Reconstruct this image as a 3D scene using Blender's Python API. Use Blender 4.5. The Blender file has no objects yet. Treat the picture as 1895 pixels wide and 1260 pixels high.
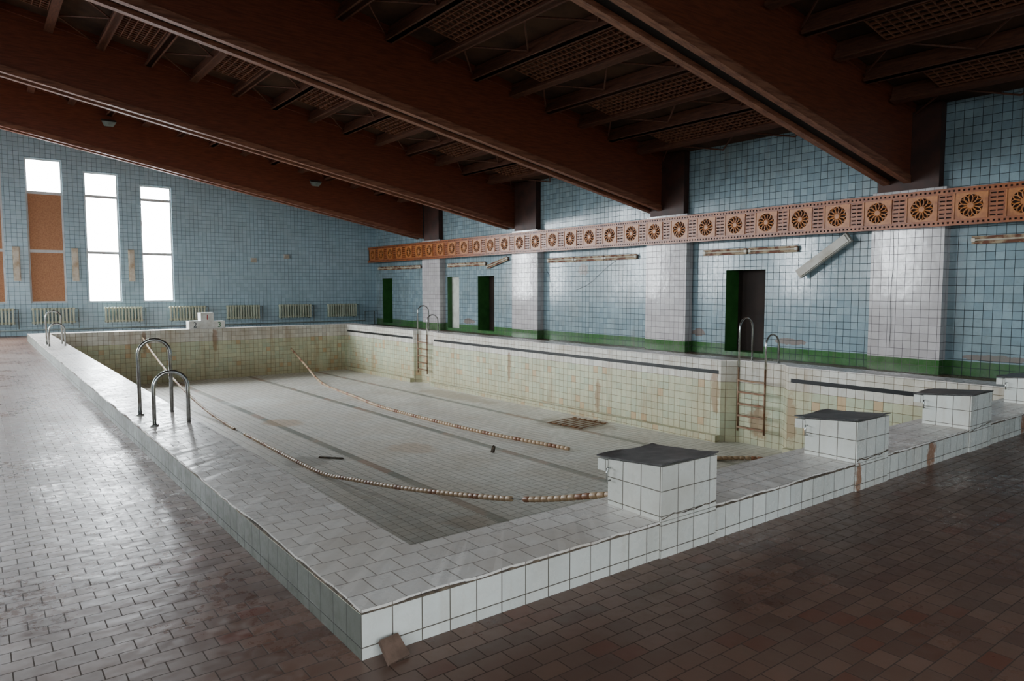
import bpy, math, random
from mathutils import Vector, Matrix
random.seed(7)
S = bpy.context.scene
COL = S.collection

# ---------------------------------------------------------------- helpers
def lin(c):
    r = []
    for v in c[:3]:
        v = v / 255.0
        r.append(v / 12.92 if v <= 0.04045 else ((v + 0.055) / 1.055) ** 2.4)
    return (r[0], r[1], r[2], 1.0)

class NT:
    def __init__(s, name):
        s.m = bpy.data.materials.new(name); s.m.use_nodes = True
        s.t = s.m.node_tree; s.n = s.t.nodes; s.l = s.t.links
        s.b = s.n['Principled BSDF']
    def node(s, typ, **kw):
        n = s.n.new(typ)
        for k, v in kw.items():
            if hasattr(n, k) and not k.startswith('i_'): setattr(n, k, v)
        return n
    def link(s, a, b): s.l.new(a, b)
    def noise(s, scale, detail=4, vec=None, rough=0.55):
        n = s.n.new('ShaderNodeTexNoise'); n.inputs['Scale'].default_value = scale
        n.inputs['Detail'].default_value = detail; n.inputs['Roughness'].default_value = rough
        if vec: s.link(vec, n.inputs['Vector'])
        return n.outputs['Fac']
    def ramp(s, fac, stops):
        n = s.n.new('ShaderNodeValToRGB'); s.link(fac, n.inputs[0])
        e = n.color_ramp.elements
        e[0].position, e[0].color = stops[0][0], stops[0][1]
        e[1].position, e[1].color = stops[-1][0], stops[-1][1]
        for p, c in stops[1:-1]:
            x = e.new(p); x.color = c
        return n.outputs[0]
    def mix(s, fac, a, b, mode='MIX'):
        n = s.n.new('ShaderNodeMix'); n.data_type = 'RGBA'; n.blend_type = mode
        for i, v in ((0, fac), (6, a), (7, b)):
            if isinstance(v, (int, float)): n.inputs[i].default_value = v
            elif isinstance(v, tuple): n.inputs[i].default_value = v
            else: s.link(v, n.inputs[i])
        return n.outputs[2]
    def math(s, op, a, b=None, clamp=False):
        n = s.n.new('ShaderNodeMath'); n.operation = op; n.use_clamp = clamp
        for i, v in ((0, a), (1, b)):
            if v is None: continue
            if isinstance(v, (int, float)): n.inputs[i].default_value = v
            else: s.link(v, n.inputs[i])
        return n.outputs[0]
    def pos(s):
        g = s.n.new('ShaderNodeNewGeometry'); return g.outputs['Position']
    def sep(s, v):
        n = s.n.new('ShaderNodeSeparateXYZ'); s.link(v, n.inputs[0]); return n.outputs
    def blob(s, P, a, b, ca, cb, ra, rb, ns=3.0, edge=0.35):
        o = s.sep(P); n = s.noise(ns, 6, P, 0.65)
        u = s.math('POWER', s.math('ABSOLUTE', s.math('DIVIDE', s.math('SUBTRACT', o[a], ca), ra)), 2.0)
        v = s.math('POWER', s.math('ABSOLUTE', s.math('DIVIDE', s.math('SUBTRACT', o[b], cb), rb)), 2.0)
        d = s.math('SQRT', s.math('ADD', u, v))
        d = s.math('ADD', d, s.math('MULTIPLY', s.math('SUBTRACT', n, 0.5), 1.6))
        return s.math('DIVIDE', s.math('SUBTRACT', 1.0, d), edge, True)
    def bump(s, h, strength=0.3, dist=0.01, nrm=None):
        n = s.n.new('ShaderNodeBump'); n.inputs['Strength'].default_value = strength
        n.inputs['Distance'].default_value = dist; s.link(h, n.inputs['Height'])
        if nrm: s.link(nrm, n.inputs['Normal'])
        return n.outputs[0]
BW = ((0, 0, 0, 1), (1, 1, 1, 1))

def tile_mat(name, c1, c2, grout, w=0.15, h=0.15, off=0.0, mortar=0.003, rough=0.25, dirt=(90, 80, 65), dirt_amt=0.4,
             dirt_scale=0.8, zband=None, streak=None, wob=0.3, extra=None, odd=None, vscale=0.5, spec=0.5, rdirt=1.0):
    T = NT(name); uv = T.node('ShaderNodeUVMap').outputs[0]
    br = T.node('ShaderNodeTexBrick'); T.link(uv, br.inputs['Vector'])
    br.offset = off; br.squash = 1.0
    br.inputs['Scale'].default_value = 1.0
    br.inputs['Brick Width'].default_value = w; br.inputs['Row Height'].default_value = h
    br.inputs['Mortar Size'].default_value = mortar; br.inputs['Mortar Smooth'].default_value = 0.15
    br.inputs['Bias'].default_value = 0.0
    br.inputs['Color1'].default_value = (0, 0, 0, 1); br.inputs['Color2'].default_value = (1, 1, 1, 1)
    br.inputs['Mortar'].default_value = (0.5, 0.5, 0.5, 1)
    rnd = br.outputs['Color']; mort = br.outputs['Fac']
    P = T.pos()
    base = T.mix(rnd, lin(c1), lin(c2))
    if odd:
        k = T.ramp(rnd, [(odd[1], BW[0]), (odd[1] + 0.02, BW[1])])
        base = T.mix(k, base, lin(odd[0]))
    if zband:
        z = T.sep(P)[2]
        for (z0, z1, col) in zband:
            nz = T.noise(3.0, 5, P)
            zz = T.math('ADD', z, T.math('MULTIPLY', T.math('SUBTRACT', nz, 0.5), 0.015))
            a = T.math('GREATER_THAN', zz, z0); b = T.math('LESS_THAN', zz, z1)
            base = T.mix(T.math('MULTIPLY', a, b), base, T.mix(rnd, lin(col), lin(tuple(v * 0.88 for v in col))))
    if extra: base = extra(T, base, P)
    n1 = T.noise(dirt_scale, 8, P, 0.62)
    f = T.ramp(n1, [(0.42, BW[0]), (0.7, BW[1])])
    base = T.mix(T.math('MULTIPLY', f, dirt_amt), base, lin(dirt))
    n3 = T.noise(14.0, 6, P, 0.7)
    f3 = T.ramp(n3, [(0.45, BW[0]), (0.75, BW[1])])
    base = T.mix(T.math('MULTIPLY', f3, dirt_amt * 0.5), base, lin(dirt))
    if streak:
        mp = T.node('ShaderNodeMapping'); T.link(P, mp.inputs[0]); mp.inputs['Scale'].default_value = (2.2, 2.2, 0.25)
        ns = T.noise(1.6, 7, mp.outputs[0], 0.65)
        fs = T.ramp(ns, [(0.54, BW[0]), (0.72, BW[1])])
        base = T.mix(T.math('MULTIPLY', fs, streak[1]), base, lin(streak[0]))
    base = T.mix(mort, base, lin(grout))
    T.link(base, T.b.inputs['Base Color'])
    r = T.math('ADD', T.math('MULTIPLY', f3, 0.25 * rdirt), rough)
    r = T.math('ADD', r, T.math('MULTIPLY', f, 0.15 * rdirt))
    r = T.math('MAXIMUM', r, T.math('MULTIPLY', mort, 0.9))
    T.link(r, T.b.inputs['Roughness'])
    T.b.inputs['Specular IOR Level'].default_value = spec
    h1 = T.math('SUBTRACT', 1.0, mort)
    nr = T.bump(h1, 0.6, 0.004)
    nr = T.bump(rnd, 0.25, 0.003, nr)
    nr = T.bump(T.noise(vscale * 10, 2, P), wob, 0.012, nr)
    T.link(nr, T.b.inputs['Normal'])
    return T.m

def plain(name, c, rough=0.6, metal=0.0, c2=None, scale=6, stretch=None, bump=0.0, spec=0.5, lo=0.4, hi=0.65):
    T = NT(name)
    P = T.node('ShaderNodeTexCoord').outputs['Object']
    if stretch:
        mp = T.node('ShaderNodeMapping'); T.link(P, mp.inputs[0]); mp.inputs['Scale'].default_value = stretch; P = mp.outputs[0]
    n = T.noise(scale, 7, P, 0.6)
    cc = c2 if c2 else tuple(v * 0.8 for v in c)
    col = T.mix(T.ramp(n, [(lo, BW[0]), (hi, BW[1])]), lin(c), lin(cc))
    T.link(col, T.b.inputs['Base Color'])
    T.b.inputs['Roughness'].default_value = rough; T.b.inputs['Metallic'].default_value = metal
    T.b.inputs['Specular IOR Level'].default_value = spec
    if bump: T.link(T.bump(n, bump, 0.01), T.b.inputs['Normal'])
    return T.m

class B:
    def __init__(s): s.v = []; s.f = []; s.m = []
    def face(s, pts, mi=0):
        i = len(s.v); s.v += [tuple(p) for p in pts]; s.f.append(tuple(range(i, i + len(pts)))); s.m.append(mi)
    def hexa(s, p, mi=0):
        i = len(s.v); s.v += [tuple(q) for q in p]
        for q in ((0, 3, 2, 1), (4, 5, 6, 7), (0, 1, 5, 4), (1, 2, 6, 5), (2, 3, 7, 6), (3, 0, 4, 7)):
            s.f.append(tuple(i + k for k in q)); s.m.append(mi)
    def box(s, x0, y0, z0, x1, y1, z1, mi=0, M=None):
        p = [Vector(q) for q in ((x0, y0, z0), (x1, y0, z0), (x1, y1, z0), (x0, y1, z0), (x0, y0, z1), (x1, y0, z1), (x1, y1, z1), (x0, y1, z1))]
        if M: p = [M @ q for q in p]
        s.hexa(p, mi)
    def tube(s, path, r, n=8, mi=0, cap=True):
        path = [Vector(p) for p in path]; i0 = len(s.v); k = len(path)
        prev = None
        for j, p in enumerate(path):
            d = (path[min(j + 1, k - 1)] - path[max(j - 1, 0)]).normalized()
            if prev is None:
                a = d.orthogonal().normalized()
            else:
                a = (prev - d * prev.dot(d)).normalized()
            prev = a; b = d.cross(a)
            rr = r[j] if isinstance(r, (list, tuple)) else r
            for q in range(n):
                t = 2 * math.pi * q / n
                s.v.append(tuple(p + a * math.cos(t) * rr + b * math.sin(t) * rr))
        for j in range(k - 1):
            for q in range(n):
                s.f.append((i0 + j * n + q, i0 + j * n + (q + 1) % n, i0 + (j + 1) * n + (q + 1) % n, i0 + (j + 1) * n + q)); s.m.append(mi)
        if cap:
            s.f.append(tuple(i0 + q for q in range(n))[::-1]); s.m.append(mi)
            s.f.append(tuple(i0 + (k - 1) * n + q for q in range(n))); s.m.append(mi)
    def slope(s, y0, y1, a, b, xa, xb, sl, mi=0):
        p = [(xa, y0, a - sl * xa), (xb, y0, a - sl * xb), (xb, y1, a - sl * xb), (xa, y1, a - sl * xa),
             (xa, y0, b - sl * xa), (xb, y0, b - sl * xb), (xb, y1, b - sl * xb), (xa, y1, b - sl * xa)]
        s.hexa(p, mi)
    def holed(s, mapf, u0, u1, v0, v1, holes, mi=0, depth=None, jmi=None):
        us = sorted(set([u0, u1] + [h[0] for h in holes] + [h[1] for h in holes]))
        vs = sorted(set([v0, v1] + [h[2] for h in holes] + [h[3] for h in holes]))
        us = [u for u in us if u0 <= u <= u1]; vs = [v for v in vs if v0 <= v <= v1]
        for i in range(len(us) - 1):
            for j in range(len(vs) - 1):
                cu = (us[i] + us[i + 1]) / 2; cv = (vs[j] + vs[j + 1]) / 2
                if any(h[0] < cu < h[1] and h[2] < cv < h[3] for h in holes): continue
                s.face([mapf(us[i], vs[j], 0), mapf(us[i + 1], vs[j], 0), mapf(us[i + 1], vs[j + 1], 0), mapf(us[i], vs[j + 1], 0)], mi)
        if depth:
            for h in holes:
                a, b, c, d = h[:4]; jm = mi if jmi is None else jmi
                s.face([mapf(a, c, 0), mapf(a, d, 0), mapf(a, d, depth), mapf(a, c, depth)], jm)
                s.face([mapf(b, c, 0), mapf(b, d, 0), mapf(b, d, depth), mapf(b, c, depth)], jm)
                s.face([mapf(a, c, 0), mapf(b, c, 0), mapf(b, c, depth), mapf(a, c, depth)], jm)
                s.face([mapf(a, d, 0), mapf(b, d, 0), mapf(b, d, depth), mapf(a, d, depth)], jm)
    def mesh(s, name, mats, smooth=False, uvo=(0, 0)):
        me = bpy.data.meshes.new(name); me.from_pydata(s.v, [], s.f)
        for m in (mats if isinstance(mats, (list, tuple)) else [mats]): me.materials.append(m)
        me.polygons.foreach_set('material_index', s.m)
        uvl = me.uv_layers.new(name='UVMap')
        for p in me.polygons:
            n = p.normal; ax = max(range(3), key=lambda k: abs(n[k]))
            for li in p.loop_indices:
                c = me.vertices[me.loops[li].vertex_index].co
                if ax == 0: uv = (c.y, c.z)
                elif ax == 1: uv = (c.x, c.z)
                else: uv = (c.x, c.y)
                uvl.data[li].uv = (uv[0] + uvo[0] + 30, uv[1] + uvo[1] + 30)
            p.use_smooth = smooth
        me.update()
        return me

def obj(name, data, loc=(0, 0, 0), parent=None, rot=None):
    o = bpy.data.objects.new(name, data); COL.objects.link(o)
    o.location = loc
    if rot: o.rotation_euler = rot
    if parent: o.parent = parent
    return o
def tag(o, label, cat, group=None):
    o['label'] = label; o['category'] = cat
    if group: o['group'] = group
    return o
def struct(o, label=None):
    o['kind'] = 'structure'
    if label: o['label'] = label
    return o
def empty(name, loc, label, cat, group=None, rot=None):
    o = bpy.data.objects.new(name, None); COL.objects.link(o); o.location = loc; o.empty_display_size = 0.1
    if rot: o.rotation_euler = rot
    return tag(o, label, cat, group)

# ---------------------------------------------------------------- dimensions
W = 12.88
RW = 13.13
BK = 26.23
LX = -8.5; FY = -9.0
C = 0.224; PX = 10.70; PL = 23.31; IN = 0.55; IX = 10.15; IY = 22.77
SL = 0.19; ZB = 3.60
def fz(y): return -1.32 - 0.0085 * y
def ceilz(x, d=0): return ZB + SL * (W - x) + d

# ---------------------------------------------------------------- materials
GREEN = (64, 112, 58)
def wall_damage(T, base, P):
    for (cy, cz, ry, rz) in ((12.7, 2.15, .22, .18), (6.0, .42, .4, .07), (8.5, .5, .2, .10), (2.0, .35, .6, .06), (18.8, .4, .4, .10)):
        base = T.mix(T.math('MULTIPLY', T.blob(P, 1, 2, cy, cz, ry, rz, 9.0, .1), 0.7), base, lin((140, 108, 90)))
    return base
m_wall = tile_mat('blue_wall_tile', (154, 176, 184), (130, 153, 163), (46, 54, 58), mortar=0.005, rough=0.11, dirt=(104, 112, 106), dirt_amt=0.5,
                  zband=[(-1, 0.27, GREEN)], streak=((120, 106, 86), 0.32), wob=0.14, extra=wall_damage, rdirt=0.6, spec=0.45)
m_wallb = tile_mat('haze_paled_wall_tile', (184, 212, 224), (170, 199, 212), (88, 106, 116), mortar=0.005, rough=0.14, dirt=(150, 168, 170), dirt_amt=0.3, wob=0.2, rdirt=0.6)  # blue tile lightened so its colour stands in for the window haze glow
m_pillar = tile_mat('white_pillar_tile', (216, 210, 210), (195, 188, 189), (98, 92, 92), mortar=0.004, rough=0.07, dirt=(150, 141, 132), dirt_amt=0.4,
                    zband=[(-1, 0.27, GREEN)], wob=0.18, rdirt=0.5, spec=0.5)
m_floor = tile_mat('terracotta_floor_tile', (126, 95, 81), (94, 68, 58), (78, 63, 54), w=0.15, h=0.10, off=0.5, mortar=0.003, rough=0.25,
                   dirt=(116, 98, 86), dirt_amt=0.6, dirt_scale=0.9, wob=0.42, odd=((112, 68, 54), 0.93), spec=0.32)
def curb_stain(T, base, P):
    for (cx, rx) in ((5.59, .10), (4.25, .05), (7.9, .06)):
        base = T.mix(T.math('MULTIPLY', T.blob(P, 0, 2, cx, 0.10, rx, 0.16, 14.0), 0.85), base, lin((148, 88, 40)))
    return base
m_cop = tile_mat('white_coping_tile', (242, 238, 233), (220, 214, 208), (136, 124, 114), off=0.5, rough=0.24, dirt=(178, 162, 144), dirt_amt=0.45,
                 wob=0.35, dirt_scale=1.3)
m_curb = tile_mat('white_curb_tile', (234, 236, 230), (214, 217, 212), (96, 88, 76), rough=0.16, dirt=(160, 148, 128), dirt_amt=0.42, wob=0.2,
                  streak=((160, 120, 76), 0.25), extra=curb_stain)
m_curbl = tile_mat('grey_curb_tile', (112, 116, 107), (95, 99, 90), (50, 48, 43), rough=0.35, dirt=(78, 74, 62), dirt_amt=0.6, wob=0.2)  # curb side tiles, darker grey-green than the white curb face
def basin_stain(T, base, P):
    for (a, c, rx, cz, rz) in ((0, 5.3, .10, -.15, .5), (0, 3.1, .08, -.1, .5), (1, 5.75, .12, -.4, .5), (1, 4.15, .15, -.7, .5), (1, 4.95, .25, -.9, .35), (1, 9.0, .10, -.9, .5), (1, 12.4, .08, -.5, .5)):
        m = T.blob(P, a, 2, c, cz, rx, rz, 8.0)
        n = T.node('ShaderNodeNewGeometry'); no = T.math('ABSOLUTE', T.sep(n.outputs['Normal'])[1 - a])
        base = T.mix(T.math('MULTIPLY', T.math('MULTIPLY', m, no), 0.65), base, lin((138, 84, 44)))
    z = T.sep(P)[2]
    low = T.math('MULTIPLY', T.math('SUBTRACT', -0.75, z), 1.2, True)
    return T.mix(T.math('MULTIPLY', low, 0.45), base, lin((152, 132, 96)))
m_pwall = tile_mat('pool_wall_tile', (208, 210, 178), (180, 192, 166), (112, 97, 70), mortar=0.004, rough=0.3, dirt=(166, 146, 108), dirt_amt=0.55,
                   zband=[(-0.20, 1, (230, 227, 218))], streak=((146, 106, 62), 0.55), wob=0.2, odd=((204, 176, 138), 0.93), extra=basin_stain)
def lanes(T, base, P):
    x = T.sep(P)[0]
    acc = None
    for c in (1.74, 4.0, 6.4, 8.85):
        d = T.math('LESS_THAN', T.math('ABSOLUTE', T.math('SUBTRACT', x, c)), 0.08)
        acc = d if acc is None else T.math('MAXIMUM', acc, d)
    n = T.noise(0.9, 3, P)
    lc = T.mix(T.ramp(n, [(0.5, BW[0]), (0.56, BW[1])]), lin((98, 106, 96)), lin((150, 112, 90)))
    base = T.mix(T.math('MULTIPLY', acc, 0.85), base, lc)
    for (cx, cy, rx, ry, col, k) in ((9.2, 8.7, .8, 1.0, (110, 86, 56), .7), (4.7, 16.4, .8, 1.0, (244, 247, 242), .8), (4.2, 13.0, .5, .6, (188, 152, 112), .6),
                                     (5.2, 8.8, .45, .6, (196, 164, 134), .5), (3.2, 9.0, .4, .5, (120, 116, 104), .5), (9.5, 14.0, .5, 2.0, (160, 138, 104), .6), (3.6, 4.6, .3, .4, (190, 160, 132), .5)):
        base = T.mix(T.math('MULTIPLY', T.blob(P, 0, 1, cx, cy, rx, ry, 2.5), k), base, lin(col))
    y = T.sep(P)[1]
    near = T.math('SUBTRACT', 1.0, T.math('DIVIDE', T.math('SUBTRACT', y, 3.0), 6.0, True))  # dimmer near end of the basin painted into the floor colour
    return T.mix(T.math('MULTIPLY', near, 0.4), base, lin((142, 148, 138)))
m_pfloor = tile_mat('pool_floor_tile', (234, 231, 223), (214, 213, 205), (136, 130, 116), mortar=0.005, rough=0.35, dirt=(200, 186, 164), dirt_amt=0.5,
                    extra=lanes, wob=0.2)
m_dark = plain('dark_crack', (60, 50, 42), 0.95, c2=(110, 96, 80), scale=20)
m_black = plain('black_tile', (18, 20, 22), 0.3)
m_green = plain('green_paint', (58, 112, 54), 0.45, c2=(44, 90, 42), scale=3)
m_beam = plain('red_brown_beam_wood', (126, 66, 43), 0.42, c2=(98, 49, 32), scale=3.0, stretch=(1.0, 10, 14), bump=0.06)
m_beamt = plain('worn_beam_trim', (154, 102, 76), 0.5, c2=(108, 64, 46), scale=3.0, stretch=(0.8, 8, 8), bump=0.1)
m_beamd = plain('dark_beam_groove', (30, 18, 14), 0.8)
m_joist = plain('brown_joist_wood', (106, 63, 42), 0.7, c2=(76, 44, 30), scale=4, stretch=(8, 1, 8))
m_ceil = plain('ceiling_board', (84, 58, 40), 0.9, c2=(52, 35, 24), scale=1.2, bump=0.2)
m_grille = plain('grille_wood', (124, 77, 51), 0.7, c2=(96, 56, 37), scale=5)
m_post = plain('dark_post_wood', (70, 39, 29), 0.6, c2=(50, 30, 23), scale=3)
m_col = plain('dark_bracket_paint', (48, 37, 33), 0.6, c2=(34, 27, 26), scale=3)
m_friz = plain('orange_carved_wood', (164, 90, 38), 0.34, c2=(124, 62, 26), scale=5, stretch=(4, 1, 4), bump=0.1)
m_frizl = plain('pale_carved_wood', (190, 118, 56), 0.36, c2=(152, 86, 40), scale=5, bump=0.1)
m_frizd = plain('frieze_backing', (54, 28, 15), 0.8)
m_steel = plain('chrome_tube', (190, 192, 190), 0.22, 0.9, c2=(150, 146, 138), scale=9)
m_rusts = plain('rusty_ladder_steel', (126, 104, 80), 0.5, 0.3, c2=(108, 62, 34), scale=7)
m_grate = plain('rusty_grate_steel', (140, 98, 62), 0.8, 0.1, c2=(110, 72, 44), scale=7)
m_rad = plain('radiator_paint', (206, 212, 190), 0.5, c2=(180, 188, 166), scale=4)
m_pipe = plain('pipe_paint', (120, 132, 128), 0.5, c2=(96, 104, 100), scale=4)
m_lampw = plain('old_lamp_white', (214, 208, 192), 0.5, c2=(176, 156, 126), scale=4)
m_lampb = plain('lamp_white_box', (200, 196, 186), 0.5, c2=(168, 158, 140), scale=3)
m_rust = plain('rusty_lamp_tray', (166, 146, 116), 0.7, c2=(104, 58, 34), scale=5, lo=.40, hi=.53)
m_frame = plain('white_window_frame', (215, 219, 219), 0.5, c2=(190, 192, 190), scale=4)
m_osb = plain('chipboard', (190, 140, 104), 0.85, c2=(166, 118, 86), scale=26, bump=0.1)
m_slab = plain('weathered_rubber_top', (62, 60, 60), 0.42, c2=(92, 88, 86), scale=7, bump=0.4)
m_white = plain('white_painted_wood', (232, 232, 228), 0.5, c2=(206, 204, 196), scale=5)
m_red = plain('red_paint', (190, 40, 40), 0.5)
m_ink = plain('dark_paint', (40, 50, 60), 0.5)
m_gn = plain('green_numeral_paint', (50, 120, 70), 0.5)
m_float = plain('beige_float', (198, 172, 140), 0.5, c2=(160, 130, 100), scale=8)
m_float2 = plain('brown_float', (160, 112, 82), 0.5, c2=(124, 84, 60), scale=8)
m_cable = plain('black_cable', (44, 42, 40), 0.7)
m_doorway = plain('dark_doorway_panel', (46, 30, 23), 0.8, c2=(33, 22, 17), scale=2)  # dark brown panel colour stands in for the unlit room behind the opening
m_wdoor = plain('white_door_paint', (210, 212, 202), 0.5, c2=(180, 180, 170), scale=2)
m_conc = plain('broken_brick_clay', (120, 96, 82), 0.9, c2=(96, 76, 64), scale=14, bump=0.5)
T = NT('window_glass'); n = T.n
tr_ = n.new('ShaderNodeBsdfTransparent'); gl_ = n.new('ShaderNodeBsdfGlossy'); gl_.inputs['Roughness'].default_value = 0.1
mx = n.new('ShaderNodeMixShader'); mx.inputs[0].default_value = 0.05
T.link(tr_.outputs[0], mx.inputs[1]); T.link(gl_.outputs[0], mx.inputs[2])
T.link(mx.outputs[0], n['Material Output'].inputs['Surface']); m_glass = T.m

# ---------------------------------------------------------------- room shell
b = B()
for (x0, y0, x1, y1) in ((LX, FY, 0, BK), (0, FY, PX, 0), (0, PL, PX, BK), (PX, FY, RW, BK)):
    b.face([(x0, y0, 0), (x1, y0, 0), (x1, y1, 0), (x0, y1, 0)])
struct(obj('floor', b.mesh('floor', m_floor)))

def portal(name, w, h, loc, rot):
    l = bpy.data.lights.new(name, 'AREA'); l.shape = 'RECTANGLE'; l.size = w; l.size_y = h; l.energy = 1.0
    l.cycles.is_portal = True
    o = bpy.data.objects.new(name, l); COL.objects.link(o); o.location = loc; o.rotation_euler = rot
wins = [(-6.5, 6.9), (-4.8, 6.6), (-3.1, 6.3), (-1.42, 6.15), (0.29, 5.97), (1.98, 5.67), (3.73, 5.35)]
b = B()
holes = [(x, x + 1.06, 1.10, t) for x, t in wins]
b.holed(lambda u, v, d: (u, BK + d, v), LX, RW + 1, 0, 10, holes, 0, 0.16, 0)
struct(obj('wall_back', b.mesh('wall_back', m_wallb)))

doors = [(24.7, 25.6), (19.44, 20.24), (17.2, 18.21), (6.65, 7.71)]
b = B()
b.holed(lambda u, v, d: (RW + d, u, v), FY, BK, 0, 9, [(a, c, 0.1, 2.03) for a, c in doors], 0, 0.55, 1)
struct(obj('wall_right', b.mesh('wall_right', [m_wall, m_green])))
for i, (a, c) in enumerate(doors):
    b = B()
    mm = [m_green, m_wdoor, m_doorway, m_doorway][i]; dx = RW + (0.2 if i == 1 else 0.5)
    b.box(dx, a, 0.1, dx + 0.06, c, 2.03)
    b.box(dx - .015, a + 0.08, 0.2, dx, c - 0.08, 0.95)
    b.box(dx - .015, a + 0.08, 1.05, dx, c - 0.08, 1.93)
    struct(obj('door_%d' % (i + 1), b.mesh('door', mm)))
lw = [(y, y + 1.7, 1.2, 5.2) for y in (-6, 12.5, 18, 23.3)]
b = B(); b.holed(lambda u, v, d: (LX - d, u, v), FY, BK, 0, 10, lw, 0, 0.16)
struct(obj('wall_left', b.mesh('wall_left', m_wallb)))
b = B()
fill_wins = [(-7.5 + i * 2.6, -7.5 + i * 2.6 + 1.5, 1.2, 4.8) for i in range(4)]  # unseen front-wall windows, added as fill light on the curb fronts
b.holed(lambda u, v, d: (u, FY - d, v), LX, RW, 0, 10, fill_wins, 0, 0.16)
struct(obj('wall_front', b.mesh('wall_front', m_wallb)))

b = B()
b.face([(LX, FY, ceilz(LX, 1.45)), (RW, FY, ceilz(RW, 1.45)), (RW, BK, ceilz(RW, 1.45)), (LX, BK, ceilz(LX, 1.45))])
struct(obj('ceiling', b.mesh('ceiling', m_ceil)))

HP = math.pi / 2
def window(n, x, t, board):
    b = B(); x1 = x + 1.06; z0 = 1.10; y0 = BK + 0.06; y1 = BK + 0.12; fr = 0.055
    b.box(x, y0, z0, x + fr, y1, t); b.box(x1 - fr, y0, z0, x1, y1, t)
    b.box(x + fr, y0, z0, x1 - fr, y1, z0 + fr); b.box(x + fr, y0, t - fr, x1 - fr, y1, t)
    zt = 4.83
    for z in (zt, 2.86): b.box(x + fr, y0, z - 0.05, x1 - fr, y1, z + 0.05)
    f = struct(obj('window_%d' % n, b.mesh('window_frame', m_frame)))
    g = B()
    g.face([(x + fr, y1 - 0.02, z0), (x1 - fr, y1 - 0.02, z0), (x1 - fr, y1 - 0.02, t), (x + fr, y1 - 0.02, t)])
    obj('pane', g.mesh('pane', m_glass), parent=f)
    if board:
        g = B(); g.box(x + fr, y0 + 0.01, z0 + fr, x1 - fr, y0 + 0.025, 2.81); g.box(x + fr, y0 + 0.01, 2.91, x1 - fr, y0 + 0.025, zt - 0.05 if n == 5 else t - fr)
        obj('board', g.mesh('board', m_osb), parent=f)
    portal('window_portal', 1.06, t - z0, ((x + x1) / 2, BK + 0.15, (z0 + t) / 2), (-HP, 0, 0))
for i, (x, t) in enumerate(wins): window(i + 1, x, t, i in (3, 4))
for i, h in enumerate(fill_wins):
    b = B(); b.box(h[0], FY - 0.12, h[2], h[0] + 0.05, FY - 0.06, h[3]); b.box(h[1] - 0.05, FY - 0.12, h[2], h[1], FY - 0.06, h[3])
    b.box(h[0], FY - 0.12, h[2], h[1], FY - 0.06, h[2] + 0.05); b.box(h[0], FY - 0.12, h[3] - 0.05, h[1], FY - 0.06, h[3])
    f = struct(obj('window_%d' % (8 + i), b.mesh('window_frame', m_frame)))
    g = B(); y = FY - 0.1; g.face([(h[0], y, h[2]), (h[0], y, h[3]), (h[1], y, h[3]), (h[1], y, h[2])])
    obj('pane', g.mesh('pane', m_glass), parent=f)
    portal('window_portal', 1.5, h[3] - h[2], ((h[0] + h[1]) / 2, FY - 0.15, (h[2] + h[3]) / 2), (HP, 0, 0))
for i, h in enumerate(lw):
    b = B(); x = LX - .12
    b.box(x, h[0], h[2], x + .06, h[0] + .05, h[3]); b.box(x, h[1] - .05, h[2], x + .06, h[1], h[3])
    b.box(x, h[0], h[2], x + .06, h[1], h[2] + .05); b.box(x, h[0], h[3] - .05, x + .06, h[1], h[3])
    f = struct(obj('window_%d' % (12 + i), b.mesh('window_frame', m_frame)))
    g = B(); x = LX - 0.1; g.face([(x, h[0], h[2]), (x, h[1], h[2]), (x, h[1], h[3]), (x, h[0], h[3])])
    obj('pane', g.mesh('pane', m_glass), parent=f)
    portal('window_portal', h[3] - h[2], 1.7, (LX - 0.15, (h[0] + h[1]) / 2, (h[2] + h[3]) / 2), (0, -HP, 0))

# ---------------------------------------------------------------- pillars
pc = [3.5, 9.37, 15.2, 21.05]
for i, y in enumerate(pc):
    e = empty('wall_pillar', (W, y, 0), 'white tiled wall pillar with green painted base', 'pillar', 'tiled pillars along the door wall')
    b = B(); b.box(0, -0.66, 0, 0.25, 0.66, 3.45)
    obj('tiled_shaft', b.mesh('tiled_shaft', m_pillar), parent=e)
    b = B(); b.box(0.06, -0.50, 3.45, 0.25, 0.60, 5.0)
    o = obj('upper_post', b.mesh('upper_post', m_post), parent=e); o['label'] = 'dark wooden upper post'

# ---------------------------------------------------------------- pool
pool = empty('swimming_pool', (0, 0, 0), 'empty tiled swimming pool with raised white coping', 'swimming pool')
inner_r = [(IX, IN), (IX, 4.2), (IX + 0.25, 4.45), (IX + 0.25, 5.35), (IX, 5.62), (IX, 16.35), (IX + 0.2, 16.5), (IX + 0.2, 17.45), (IX, 17.6), (IX, IY)]
b = B()
loop = [(IN, IN)] + inner_r + [(IN, IY)]
for i in range(len(loop)):
    p, q = loop[i], loop[(i + 1) % len(loop)]
    b.face([(q[0], q[1], fz(q[1])), (p[0], p[1], fz(p[1])), (p[0], p[1], C - 0.015), (q[0], q[1], C - 0.015)])
obj('basin_wall', b.mesh('basin_wall', m_pwall, uvo=(0, 0.05)), parent=pool)['label'] = 'pale green basin wall with rust streaks'
b = B(); b.face([(IN, IN, fz(IN)), (IX + .3, IN, fz(IN)), (IX + .3, IY, fz(IY)), (IN, IY, fz(IY))])
obj('basin_floor', b.mesh('basin_floor', m_pfloor), parent=pool)['label'] = 'dusty grey tiled basin floor with lane lines'
b = B()
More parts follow.
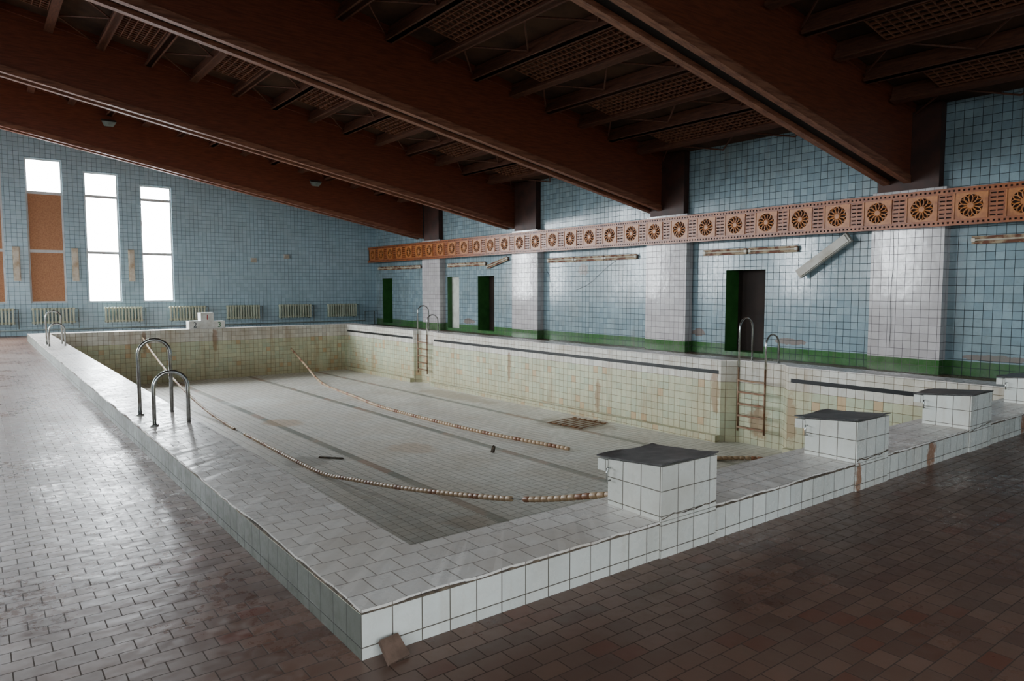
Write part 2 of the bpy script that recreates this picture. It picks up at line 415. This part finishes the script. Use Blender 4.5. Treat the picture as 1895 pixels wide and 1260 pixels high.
for (a, c) in ((IN, 4.2), (5.62, 16.35), (17.6, IY)):
    b.hexa([(IX - 0.14, a, fz(a)), (IX, a, fz(a)), (IX, c, fz(c)), (IX - 0.14, c, fz(c)), (IX - 0.14, a, fz(a) + .13), (IX, a, fz(a) + .13), (IX, c, fz(c) + .13), (IX - 0.14, c, fz(c) + .13)])
obj('basin_ledge', b.mesh('basin_ledge', m_pwall), parent=pool)
b = B()
for (a, c) in ((IN, 4.2), (5.62, 16.35), (17.6, IY)): b.box(IX - 0.006, a + 0.05, -0.055, IX + 0.01, c - 0.05, 0.015)
obj('waterline_stripe', b.mesh('waterline_stripe', m_black), parent=pool)['label'] = 'black tile stripe'
jz = [0.0]
def jag():
    jz[0] = jz[0] * 0.75 + random.uniform(-0.007, 0.007); return jz[0]
b = B()
zt = C; zb = C - 0.015
def strip(pa, pb, n, outer_a, outer_b):
    prev = None
    for i in range(n + 1):
        t = i / n; end = i in (0, n)
        a = Vector(pa).lerp(Vector(pb), t); o = Vector(outer_a).lerp(Vector(outer_b), t)
        d = (o - a).normalized() * (0.0 if end else jag())
        z = zt + (0 if end else random.uniform(-0.002, 0.002))
        cur = (Vector((a.x, a.y, zt)), Vector((o.x + d.x, o.y + d.y, z)))
        if prev:
            b.face([prev[0], cur[0], cur[1], prev[1]])
            b.face([prev[1], cur[1], cur[1] - Vector((0, 0, .013)), prev[1] - Vector((0, 0, .013))])
            b.face([prev[0], cur[0], cur[0] - Vector((0, 0, .02)), prev[0] - Vector((0, 0, .02))])
        prev = cur
strip((IN, IN), (IX, IN), 200, (0, 0), (PX, 0))
strip((IN, IN), (IN, IY), 300, (0, 0), (0, PL))
strip((IN, IY), (IX, IY), 60, (0, PL), (PX, PL))
for i in range(len(inner_r) - 1):
    p, q = inner_r[i], inner_r[i + 1]
    y0 = 0 if i == 0 else p[1]; y1 = PL if i == len(inner_r) - 2 else q[1]
    strip(p, q, max(1, int(abs(q[1] - p[1]) / .15)), (PX, y0), (PX, y1))
obj('coping', b.mesh('coping', m_cop), parent=pool)['label'] = 'worn white coping tiles'
b = B()
b.face([(0, 0, 0), (PX, 0, 0), (PX, 0, C - .020), (0, 0, C - .020)])
b.face([(PX, 0, 0), (PX, PL, 0), (PX, PL, C - .020), (PX, 0, C - .020)])
b.face([(0, PL, 0), (PX, PL, 0), (PX, PL, C - .020), (0, PL, C - .020)])
obj('curb_face', b.mesh('curb_face', m_curb, uvo=(0, 0.15 - C + 0.02)), parent=pool)['label'] = 'white tiled curb face'
b = B(); b.face([(0, 0, 0), (0, PL, 0), (0, PL, C - .020), (0, 0, C - .020)])
obj('curb_side', b.mesh('curb_side', m_curbl, uvo=(0, 0.15 - C + 0.02)), parent=pool)['label'] = 'grey-green curb side tiles'
b = B()
b.box(0.004, 0.004, C - .024, PX - .006, 0.05, C - .010); b.box(0.004, 0.05, C - .024, 0.05, PL - .006, C - .010)
obj('mortar_bed', b.mesh('mortar_bed', m_dark), parent=pool)['label'] = 'dark crumbling mortar line'

# ---------------------------------------------------------------- starting blocks
def block(x0, x1, i):
    w = x1 - x0; d = 0.43
    e = empty('starting_block', (x0, 0, C), 'white tiled starting block with weathered black top', 'starting block', 'starting blocks')
    b = B(); h = 0.330
    b.hexa([(0, -0.012, 0.001), (w, -0.012, 0.001), (w, d, 0.001), (0, d, 0.001), (0, -0.012, h), (w, -0.012, h), (w, d, h - .04), (0, d, h - .04)])
    obj('tiled_body', b.mesh('tiled_body', m_curb, uvo=(0.0, 0.12)), parent=e)
    b = B(); b.box(0, -0.012, -C, w, 0.0, -0.004)
    obj('tiled_plinth', b.mesh('tiled_plinth', m_curb, uvo=(0.0, 0.025)), parent=e)
    b = B(); pr = None; z = random.uniform(-.01, .02)
    for k in range(15):
        z = max(-.03, min(.04, z + random.uniform(-.012, .012))); t = random.uniform(.002, .006); cur = (w * k / 14, z, t)
        if pr: b.face([(pr[0], -.0128, pr[1] - pr[2]), (cur[0], -.0128, cur[1] - cur[2]), (cur[0], -.0128, cur[1] + cur[2]), (pr[0], -.0128, pr[1] + pr[2])])
        pr = cur
    obj('crack', b.mesh('crack', m_dark), parent=e)['label'] = 'dark jagged crack in the tiles'
    b = B(); b.box(-0.004, d, h - 0.12, w + .004, d + 0.09, h - 0.045)
    obj('overhanging_lip', b.mesh('overhanging_lip', m_curb), parent=e)
    b = B(); n = 12; th = 0.009
    def top(u, v):
        return (-0.008 + (w + 0.016) * u + random.uniform(-.003, .003), -0.018 + (d + 0.115) * v, h + 0.003 - 0.042 * v + 0.012 * (abs(v - .5) * 2) ** 4 * (0.5 + 0.5 * math.sin(u * 7 + i * 2)) + random.uniform(-.001, .001))
    g = [[top(u / n, v / n) for v in range(n + 1)] for u in range(n + 1)]
    for u in range(n):
        for v in range(n):
            b.face([tuple(c + (th if k == 2 else 0) for k, c in enumerate(q)) for q in (g[u][v], g[u + 1][v], g[u + 1][v + 1], g[u][v + 1])])
    for u in range(n):
        for v in (0, n):
            a, c = g[u][v], g[u + 1][v]; b.face([a, c, (c[0], c[1], c[2] + th), (a[0], a[1], a[2] + th)])
            a, c = g[v][u], g[v][u + 1]; b.face([a, c, (c[0], c[1], c[2] + th), (a[0], a[1], a[2] + th)])
    obj('rubber_top', b.mesh('rubber_top', m_slab), parent=e)['label'] = 'curled weathered black rubber top'
    b = B(); b.tube([(0.01, d - .02, h - .09), (-0.03, d - .02, h - .09), (-0.03, d - .02, h - .17), (0.01, d - .02, h - .17)], 0.007, 6)
    obj('grab_handle', b.mesh('grab_handle', m_steel, True), parent=e)
for i, (a, c) in enumerate(((1.91, 2.43), (4.21, 4.73), (6.42, 6.94), (8.65, 9.17))): block(a, c, i)

# ---------------------------------------------------------------- handrails & ladders
def arc(x0, x1, y, zb_, zt_, lean=0.0, z2=None):
    r = (x1 - x0) / 2; pts = [(x0, y, zb_), (x0, y, zt_ - abs(r))]
    for k in range(1, 12):
        t = math.pi * k / 12; pts.append((x0 + r - r * math.cos(t), y + lean * math.sin(t), zt_ - abs(r) + abs(r) * math.sin(t)))
    pts += [(x1, y, zt_ - abs(r)), (x1, y, z2 if z2 is not None else zb_)]
    return pts
def ladder(xc, xp, yn, yf, stile_z, lab, rung=True, r=0.017):
    e = empty('pool_ladder', (xc, (yn + yf) / 2, C), lab, 'pool ladder', 'pool ladders')
    cy = (yn + yf) / 2
    for y, zt_ in ((yf, 1.04), (yn, 0.76)):
        b = B(); b.tube(arc(0, xp - xc, y - cy, 0, zt_ - C, z2=0 if stile_z is None else -0.1), r, 10)
        b.tube([(0, y - cy, 0.0), (0, y - cy, 0.012)], 0.04, 12)
        obj('handrail', b.mesh('handrail', m_steel, True), parent=e)
        if stile_z is not None:
            b = B(); b.tube([(xp - xc, y - cy, -0.1), (xp - xc, y - cy, stile_z - C)], r * 1.15, 10)
            obj('stile', b.mesh('stile', m_rusts, True), parent=e)['label'] = 'rusty ladder stile'
    if stile_z is not None and rung:
        z = -0.12
        while z > stile_z:
            b = B(); b.box(xp - xc - .03, yn - cy, z - C - .016, xp - xc + .03, yf - cy, z - C + .016)
            obj('rung', b.mesh('rung', m_rusts), parent=e)['label'] = 'rusty rung'; z -= 0.22
ladder(0.13, 0.45, 5.02, 5.79, None, 'chrome pair of inverted-U pool handrails on the coping', r=0.02)
ladder(0.13, 0.45, 17.2, 17.95, None, 'chrome pair of inverted-U pool handrails near the far corner', r=0.02)
ladder(10.53, 10.12, 4.64, 5.2, -1.08, 'steel pool ladder with rust-stained rungs')
ladder(10.53, 10.12, 16.68, 17.26, -1.12, 'steel pool ladder with rust-stained rungs')

# ---------------------------------------------------------------- lane ropes
def catmull(P, step):
    P = [Vector(p) for p in P]; P = [2 * P[0] - P[1]] + P + [2 * P[-1] - P[-2]]; out = []
    for i in range(1, len(P) - 2):
        n = 24
        for k in range(n):
            t = k / n; a, b_, c, d = P[i - 1], P[i], P[i + 1], P[i + 2]
            out.append(0.5 * ((2 * b_) + (c - a) * t + (2 * a - 5 * b_ + 4 * c - d) * t * t + (3 * b_ - a - 3 * c + d) * t ** 3))
    out.append(P[-2]); res = [out[0]]; acc = 0
    for i in range(1, len(out)):
        d = (out[i] - out[i - 1]).length
        while acc + d >= step:
            f = (step - acc) / d; q = out[i - 1].lerp(out[i], f); res.append(q)
            out[i - 1] = q; d = (out[i] - q).length; acc = 0
        acc += d
    return res
FP = [(-.048, 0, 0), (-.044, 0, 0), (-.036, 0, 0), (.036, 0, 0), (.044, 0, 0), (.048, 0, 0)]; FR = [.014, .024, .029, .029, .024, .014]
fb = B(); fb.tube(FP, FR, 10); fm1 = fb.mesh('float', m_float, True)
fb2 = B(); fb2.tube(FP, FR, 10); fm2 = fb2.mesh('float', m_float2, True)
def rope(P, lab, skip=lambda p: False, rr=.029):
    pts = catmull(P, 0.10); o0 = Vector(P[0])
    e = empty('lane_rope', o0, lab, 'lane rope', 'lane ropes')
    b = B(); b.tube([p - o0 for p in pts], 0.006, 6); obj('cord', b.mesh('cord', m_cable, True), parent=e)
    cam = Vector((-1.26, -2.73, 1.6)); items = []
    for i in range(len(pts) - 1):
        m = (pts[i] + pts[i + 1]) / 2
        if skip(m): continue
        items.append(((m - cam).length, m, (pts[i + 1] - pts[i]).normalized(), i))
    items.sort(key=lambda q: q[0]); rest = B()
    for k, (_, m, d, i) in enumerate(items):
        if k < 100:
            o = obj('float', fm2 if i % 9 in (3, 4) else fm1, parent=e); o.location = m - o0
            o.rotation_mode = 'QUATERNION'; o.rotation_quaternion = d.to_track_quat('X', 'Z'); o.scale = (1, rr / .029, rr / .029)
        else:
            rest.tube([m - o0 - d * .047, m - o0 - d * .036, m - o0 + d * .036, m - o0 + d * .047], [.014, rr, rr, .014], 8, 1 if i % 9 in (3, 4) else 0)
    if rest.v:
        o = obj('float_string', rest.mesh('float_string', [m_float, m_float2], True), parent=e); o['kind'] = 'stuff'
rope([(3.06, 22.76, .02), (3.06, 21.6, -.30), (3.06, 18.5, -.90), (3.07, 15.5, -1.28), (3.08, 13.2, fz(13.2) + .032), (3.06, 11, fz(11) + .032), (3.05, 8.2, fz(8.2) + .032), (3.06, 6.8, -1.20), (3.06, 5.1, -.95), (3.06, 2.9, -.55), (3.06, 1.6, -.2), (3.06, .57, .08)],
     'sagging lane rope of beige floats hanging end to end', lambda p: 12.1 < p.y < 12.75 or 2.72 < p.y < 2.92)
rope([(7.93, 22.74, -.6), (7.8, 21, -1.05), (7.55, 18.9, fz(18.9) + .037), (7.1, 15.5, fz(15.5) + .037), (6.86, 13.4, fz(13.4) + .037), (6.88, 11, fz(11) + .037), (7.0, 9, fz(9) + .037), (7.35, 6.75, fz(6.75) + .037)],
     'loose lane rope of beige floats lying on the basin floor', rr=.036)
rope([(8.3, 5.0, fz(5) + .034), (8.84, 4.7, fz(4.7) + .034), (9.25, 4.4, fz(4.4) + .034), (9.6, 3.9, fz(3.9) + .034)], 'short end of lane rope on the basin floor', rr=.033)

# ---------------------------------------------------------------- podium
e = empty('winners_podium', (4.5, 22.85, C + .001), 'white three-step winners podium numbered 2 1 3', 'podium')
b = B(); b.box(0, 0, 0, .38, .4, .27); b.box(.38, 0, 0, .80, .4, .54); b.box(.80, 0, 0, 1.17, .4, .25)
obj('podium_body', b.mesh('podium_body', m_white), parent=e)
for ch, x, z, mt in (('2', .19, .05, m_ink), ('1', .59, .30, m_red), ('3', .98, .04, m_gn)):
    cu = bpy.data.curves.new('numeral', 'FONT'); cu.body = ch; cu.size = 0.26; cu.extrude = 0.003; cu.align_x = 'CENTER'
    t = bpy.data.objects.new('tmp', cu); COL.objects.link(t)
    bpy.context.view_layer.update()
    me = bpy.data.meshes.new_from_object(t.evaluated_get(bpy.context.evaluated_depsgraph_get()))
    bpy.data.objects.remove(t); me.materials.clear(); me.materials.append(mt)
    o = obj('numeral', me, (x, -0.004, z), e, (math.pi / 2, 0, 0)); o['label'] = 'painted numeral ' + ch

# ---------------------------------------------------------------- beams
def beam_mesh():
    body = B(); hw = 0.26; xa, xb = LX - W, 0.2
    body.slope(-hw + .02, hw - .02, 0.14, 1.45, xa, xb, SL, 0)
    body.slope(-hw - .03, hw + .03, 1.30, 1.45, xa, xb, SL, 0)
    tr = []
    for s in (-1, 1):
        t = B(); y0, y1 = sorted((s * hw, s * (hw - .13))); t.slope(y0, y1, 0, 0.14, xa, xb, SL, 0); tr.append(t.mesh('bottom_flange', m_beamt))
    g = B(); g.slope(-hw + .13, hw - .13, 0.08, 0.14, xa, xb, SL, 0)
    return body.mesh('beam_body', m_beam), tr, g.mesh('flange_groove', m_beamd)
bm, tr, gm = beam_mesh()
byc = [3.75, 9.84, 16.2, 22.2]
for y in byc:
    e = empty('roof_beam', (W, y, ZB), 'deep red-brown laminated timber roof beam sloping to the wall', 'beam', 'roof beams')
    obj('beam_body', bm, parent=e)
    for t in tr: obj('bottom_flange', t, parent=e)['label'] = 'worn pale bottom flange'
    obj('flange_groove', gm, parent=e)

bays = [(-1.6, 3.45)] + [(byc[i] + .3, byc[i + 1] - .3) for i in range(3)] + [(byc[3] + .3, BK - .03)]
tiltY = math.atan(SL)
for (ya, yb) in bays:
    L = yb - ya; yc = (ya + yb) / 2
    jb = B(); jb.box(-.05, -L / 2, 0, .05, L / 2, .28); jb.box(-.085, -L / 2, 0, .085, L / 2, .05)
    jm = jb.mesh('roof_joist', m_joist)
    gb = B(); gl = min(3.4, L - .6)
    nx = 7
    for k in range(nx): x = -.40 + .8 * k / (nx - 1); gb.box(x - .009, -gl / 2, 0, x + .009, gl / 2, .035)
    ny = int(gl / .13)
    for k in range(ny + 1): y = -gl / 2 + gl * k / ny; gb.box(-.40, y - .009, .005, .40, y + .009, .03)
    gm_ = gb.mesh('ceiling_grille', m_grille)
    db = B(); n = 6
    for k in range(n):
        y0 = -L / 2 + L * k / n; y1 = y0 + L / n; s = 1 if k % 2 else -1
        db.tube([(-.42 * s, y0, 0.08), (.42 * s, y1, 0.08)], 0.018, 5)
    dm = db.mesh('roof_brace', m_joist)
    x = 5.65 - 0.4875 - 0.975 * 8; k = 0
    while x < 12.9:
        o = obj('roof_joist', jm, (x, yc, ceilz(x, 1.14)), rot=(0, tiltY, 0)); tag(o, 'brown timber roof joist between beams', 'joist', 'roof joists')
        xm = x + 0.4875
        if xm < 12.7:
            if k % 2 == 0:
                o = obj('ceiling_grille', gm_, (xm, yc, ceilz(xm, 1.20)), rot=(0, tiltY, 0)); tag(o, 'brown wooden lattice grille fixed between roof joists', 'grille', 'ceiling grilles')
            else:
                o = obj('roof_brace', dm, (xm, yc, ceilz(xm, 1.16)), rot=(0, tiltY, 0)); tag(o, 'zigzag timber bracing between roof joists', 'brace', 'roof braces')
        x += 0.975; k += 1

# ---------------------------------------------------------------- carved frieze
z1, z2 = 2.724, 3.379; pitch = 0.806; fx = 12.74; H = z2 - z1
fr = empty('carved_frieze', (fx, 0, z1), 'golden-brown carved wooden openwork frieze with rosettes', 'frieze')
y0f, y1f = 2.39 - 4.5 * pitch, BK - .02
for zz0 in (0.0, H - .095):
    b = B()
    hs = []
    y = y0f + .04
    while y < y1f - .05:
        hs.append((y, y + .035, zz0 + .03, zz0 + .065)); y += .08
    us = [y0f]
    for h in hs: us += [h[0], h[1]]
    us.append(y1f)
    for i in range(len(us) - 1):
        if i % 2 == 0:
            b.face([(0, us[i], zz0), (0, us[i + 1], zz0), (0, us[i + 1], zz0 + .095), (0, us[i], zz0 + .095)])
        else:
            b.face([(0, us[i], zz0), (0, us[i + 1], zz0), (0, us[i + 1], zz0 + .03), (0, us[i], zz0 + .03)])
            b.face([(0, us[i], zz0 + .065), (0, us[i + 1], zz0 + .065), (0, us[i + 1], zz0 + .095), (0, us[i], zz0 + .095)])
    b.box(-.012, y0f, zz0 - .004, .03, y1f, zz0 + .012); b.box(-.012, y0f, zz0 + .085, .03, y1f, zz0 + .099)
    obj('frieze_rail', b.mesh('frieze_rail', m_friz), parent=fr)
b = B(); b.box(.035, y0f, 0.0, .05, y1f, H); obj('backing_board', b.mesh('backing_board', m_frizd), parent=fr)
hp = H - .19; hw = .262; zc = H / 2; rr = .196
b = B(); N = 40
def sq(t):
    c, s = math.cos(t), math.sin(t); k = max(abs(c) / hw, abs(s) / (hp / 2)); return (c / k, s / k)
for i in range(N):
    t0, t1 = 2 * math.pi * i / N, 2 * math.pi * (i + 1) / N
    a, c = sq(t0), sq(t1)
    b.face([(0, a[0], zc + a[1]), (0, c[0], zc + c[1]), (0, rr * math.cos(t1), zc + rr * math.sin(t1)), (0, rr * math.cos(t0), zc + rr * math.sin(t0))])
    b.face([(0, rr * math.cos(t1), zc + rr * math.sin(t1)), (0, rr * math.cos(t0), zc + rr * math.sin(t0)), (.02, rr * math.cos(t0), zc + rr * math.sin(t0)), (.02, rr * math.cos(t1), zc + rr * math.sin(t1))])
for sy in (-1, 1): b.box(-.012, sy * hw - .012, .095, .01, sy * hw + .012, H - .095)
rp = b.mesh('rosette_panel', m_frizl)
b = B()
for k in range(12):
    t = 2 * math.pi * k / 12; ring = []
    for q in range(13):
        a = 2 * math.pi * q / 12; rl = .122 + .070 * math.cos(a); tw = .034 * math.sin(a)
        ring.append((.006, rl * math.cos(t) - tw * math.sin(t), zc + rl * math.sin(t) + tw * math.cos(t)))
    b.tube(ring, .011, 4, cap=False)
b.tube([(-.004, 0, zc), (.02, 0, zc)], .05, 14)
rf = b.mesh('rosette_flower', m_frizl)
sw = pitch / 2 - hw; b = B(); hl = []
for k in range(6):
    zz = .125 + k * (H - .25 - .03) / 5
    hl.append((-.10, -.012, zz, zz + .026)); hl.append((.012, .10, zz, zz + .026))
b.holed(lambda u, v, d: (d + .004, u, v), -sw, sw, .095, H - .095, hl, 0, .02)
sp = b.mesh('slotted_panel', m_friz)
k = -4
while 2.39 + k * pitch < BK - .3:
    y = 2.39 + k * pitch
    obj('rosette_panel', rp, (0, y, 0), fr); obj('rosette_flower', rf, (0, y, 0), fr)
    if y + pitch / 2 + sw < BK: obj('slotted_panel', sp, (0, y + pitch / 2, 0), fr)
    k += 1
y = y0f
while y < BK:
    b = B(); b.box(.05, 0, H * .5 - .03, .39, .05, H * .5 + .03)
    obj('bracket', b.mesh('bracket', m_col), (0, y, 0), fr); y += 2.9

# ---------------------------------------------------------------- wall lamps
b = B(); b.box(-.06, -.6, -.05, 0, .6, .05); b.box(-.08, -.61, -.07, -.06, .61, -.045); b.box(-.08, -.61, .045, -.06, .61, .07)
tray = b.mesh('lamp_tray', m_rust)
b = B(); b.tube([(-.085, -.55, 0), (-.085, .55, 0)], .016, 8)
for y in (-.58, .58): b.box(-.10, y - .03, -.03, -.05, y + .03, .03)
tubem = b.mesh('lamp_tube', m_lampw)
def lamp(y, z, tilt=0, x=RW):
    e = empty('fluorescent_lamp', (x, y, z), 'rusted long fluorescent wall lamp' + (' hanging askew' if tilt else ''), 'lamp', 'rusted wall lamps', (tilt, 0, 0))
    obj('lamp_tray', tray, parent=e); obj('lamp_tube', tubem, parent=e)
for y in (25.25, 24.0, 22.75, 19.5, 18.25, 13.65, 12.4, 11.15, 7.72, 6.45, 1.85, .58): lamp(y, 2.46)
lamp(16.95, 2.47, -0.22)
e = empty('fallen_lamp', (RW - .15, 5.2, 2.27), 'white boxed lamp hanging diagonally from one end', 'lamp', rot=(-0.60, 0, 0))
b = B(); b.box(-.05, -.66, -.10, .05, .66, .10); obj('lamp_housing', b.mesh('lamp_housing', m_lampb), parent=e)
b = B(); b.box(-.075, -.62, -.08, -.05, .62, .08); obj('lamp_diffuser', b.mesh('lamp_diffuser', m_lampb), parent=e)
b = B(); b.tube([(.14, -.55, .40), (.08, -.56, .26), (.0, -.56, .10)], .006, 5)
o = obj('hanging_wire', b.mesh('hanging_wire', m_cable), parent=e)
for x in (-.05, 1.63, 3.38):
    e = empty('vertical_wall_lamp', (x, BK, 2.42), 'beige vertical wall lamp between the windows', 'lamp', 'vertical wall lamps')
    b = B(); b.box(-.10, -.04, -.57, .10, 0, .57); obj('lamp_housing', b.mesh('lamp_housing', m_lampw), parent=e)
    b = B(); b.box(-.07, -.08, -.52, .07, -.04, .52); obj('lamp_diffuser', b.mesh('lamp_diffuser', m_lampw), parent=e)
for x, z in ((7.75, 2.72), (9.09, 2.9)):
    b = B(); b.box(-.11, -.05, -.09, .11, 0, .09); b.box(-.08, -.065, -.06, .08, -.05, .06)
    tag(obj('junction_box', b.mesh('junction_box', m_lampb), (x, BK, z)), 'small beige junction box on blue tiles', 'junction box', 'junction boxes')

# ---------------------------------------------------------------- radiators
def radiator(x0, x1):
    e = empty('radiator', ((x0 + x1) / 2, BK - .17, 0.36), 'old cast-iron sectional radiator painted grey-green', 'radiator', 'radiators under the windows')
    n = int((x1 - x0) / .10); b = B(); hw_ = (x1 - x0) / 2
    for k in range(n):
        x = -hw_ + (k + .5) * (x1 - x0) / n
        b.box(x - .026, -.06, 0.03, x + .026, .06, .58); b.box(x - .018, -.07, .06, x + .018, .07, .55)
    b.tube([(-hw_, 0, .08), (hw_, 0, .08)], .03, 8); b.tube([(-hw_, 0, .53), (hw_, 0, .53)], .03, 8)
    obj('radiator_body', b.mesh('radiator_body', m_rad), parent=e)
    for x in (-hw_ + .1, hw_ - .1):
        b = B(); b.box(-.015, -.02, 0, .015, .165, .04); obj('radiator_bracket', b.mesh('radiator_bracket', m_pipe), (x, 0, 0), e)
    b = B(); b.tube([(hw_, 0, .53), (hw_ + .1, 0, .53), (hw_ + .1, 0, -.13)], .016, 6)
    obj('riser_pipe', b.mesh('riser_pipe', m_pipe), parent=e)
for a, c in ((-1.5, -.18), (.28, 1.55), (2.43, 3.66), (4.55, 5.84), (6.6, 7.9), (8.66, 10.05), (10.75, 12.09)): radiator(a, c)
b = B(); b.tube([(-2, 0, .0), (12.5, 0, .0), (12.5, 0, .4), (12.95, 0, .4), (12.95, 0, -.17)], .025, 8)
tag(obj('heating_pipe', b.mesh('heating_pipe', m_pipe, True), (0, BK - .14, .19)), 'grey heating pipe running along the wall below radiators', 'pipe')

# ---------------------------------------------------------------- cables
def cable(pts, lab, r=.004):
    b = B(); P = catmull(pts, .08); o0 = Vector(pts[0]); b.tube([p - o0 for p in P], r, 5)
    tag(obj('hanging_cable', b.mesh('hanging_cable', m_cable), o0), lab, 'cable', 'loose cables')
cable([(W - .01, 3.75, 2.7), (W - .012, 3.72, 2.1), (W - .012, 3.75, 1.5), (W - .012, 3.73, .9), (W - .012, 3.74, .4)], 'thin black cable trailing down a white pillar')
cable([(RW - .01, 13.0, 1.55), (RW - .02, 12.4, 1.75), (RW - .02, 11.7, 2.2), (RW - .01, 11.3, 2.4)], 'thin black cable looping across blue tiles')
cable([(RW - .01, 14.4, 2.2), (RW - .02, 14.2, 1.9), (RW - .02, 14.1, 1.5), (RW - .01, 14.05, 1.45)], 'thin black cable stub on blue tiles')
for x, dz in ((2.2, 0.95), (8.6, 0.95)):
    e = empty('floodlight', (x, byc[3] - .29, ceilz(x, dz)), 'small grey floodlight bracketed to the beam', 'floodlight', 'floodlights', (0.5, 0, 0))
    b = B(); b.hexa([(-.12, -.2, -.06), (.12, -.2, -.06), (.12, -.06, -.06), (-.12, -.06, -.06), (-.2, -.22, .1), (.2, -.22, .1), (.2, -.04, .1), (-.2, -.04, .1)])
    obj('lamp_head', b.mesh('lamp_head', m_pipe), parent=e)
    b = B(); b.box(-.02, -.1, -.03, .02, .05, 0.0); obj('bracket', b.mesh('bracket', m_pipe), parent=e)

# ---------------------------------------------------------------- debris
b = B(); b.hexa([(-.055, -.06, 0), (.06, -.05, 0), (.05, .055, 0), (-.05, .05, 0), (-.055, -.06, .018), (.06, -.05, .016), (.05, .055, .018), (-.05, .05, .02)])
tag(obj('broken_tile', b.mesh('broken_tile', m_conc), (.115, -.062, 0.040), rot=(0.72, 0.05, .15)), 'broken brown floor tile leaning on the curb corner', 'tile')
b = B(); b.hexa([(-.24, -.025, 0), (.24, -.02, 0), (.22, .025, 0), (-.24, .025, 0), (-.23, -.02, .02), (.22, -.015, .025), (.21, .02, .02), (-.23, .022, .02)])
tag(obj('wooden_stick', b.mesh('wooden_stick', m_dark), (3.65, 9.0, fz(9) + .003), rot=(0, 0, -.85)), 'short dark wooden stick on the basin floor', 'stick')
b = B(); b.hexa([(-.03, -.03, 0), (.03, -.025, 0), (.025, .03, 0), (-.03, .025, 0), (-.02, -.025, .10), (.025, -.025, .12), (.02, .025, .13), (-.025, .02, .11)])
tag(obj('rubble_piece', b.mesh('rubble_piece', m_dark), (6.15, 7.6, fz(7.6) + .002), rot=(0.15, 0.1, .3)), 'small dark upright rubble piece on the basin floor', 'rubble')
b = B()
for k in range(7): b.box(-.5 + .03 * (k % 3), -.45 + k * .15 - .012, .010, .5 - .05 * (k % 2), -.45 + k * .15 + .012, .020)
for x in (-.40, .40): b.box(x - .02, -.47, 0, x + .02, .47, .012)
tag(obj('rusty_grate', b.mesh('rusty_grate', m_grate), (9.3, 8.75, fz(8.75) + .006), rot=(0, 0, .12)), 'flat rusty slatted grate lying on the basin floor', 'grate')

# ---------------------------------------------------------------- world: overcast sky, brighter toward +Y, darker ground
w = bpy.data.worlds.new('World'); S.world = w; w.use_nodes = True
t = w.node_tree; N_ = t.nodes; Lk = t.links
bg = N_['Background']; tc = N_.new('ShaderNodeTexCoord'); sp_ = N_.new('ShaderNodeSeparateXYZ'); Lk.new(tc.outputs['Generated'], sp_.inputs[0])
def mr(src, a, b_, c, d):
    m = N_.new('ShaderNodeMapRange'); Lk.new(src, m.inputs[0])
    for i, v in enumerate((a, b_, c, d)): m.inputs[i + 1].default_value = v
    return m.outputs[0]
up = mr(sp_.outputs[2], -0.12, 0.05, 9.0, 58.0)
az = mr(sp_.outputs[1], -0.6, 0.7, 0.21, 1.0)
mu = N_.new('ShaderNodeMath'); mu.operation = 'MULTIPLY'; Lk.new(up, mu.inputs[0]); Lk.new(az, mu.inputs[1])
Lk.new(mu.outputs[0], bg.inputs[1]); bg.inputs[0].default_value = (0.90, 0.96, 1.0, 1)

cd = bpy.data.cameras.new('Camera'); cam = bpy.data.objects.new('Camera', cd); COL.objects.link(cam)
cam.location = (-1.263, -2.729, 1.6)
cam.rotation_euler = (math.radians(90 - 4.22), 0, math.radians(-37.263))
cd.sensor_width = 36; cd.lens = 1308.92 / 1895 * 36; cd.clip_end = 200; cd.clip_start = 0.05
S.camera = cam
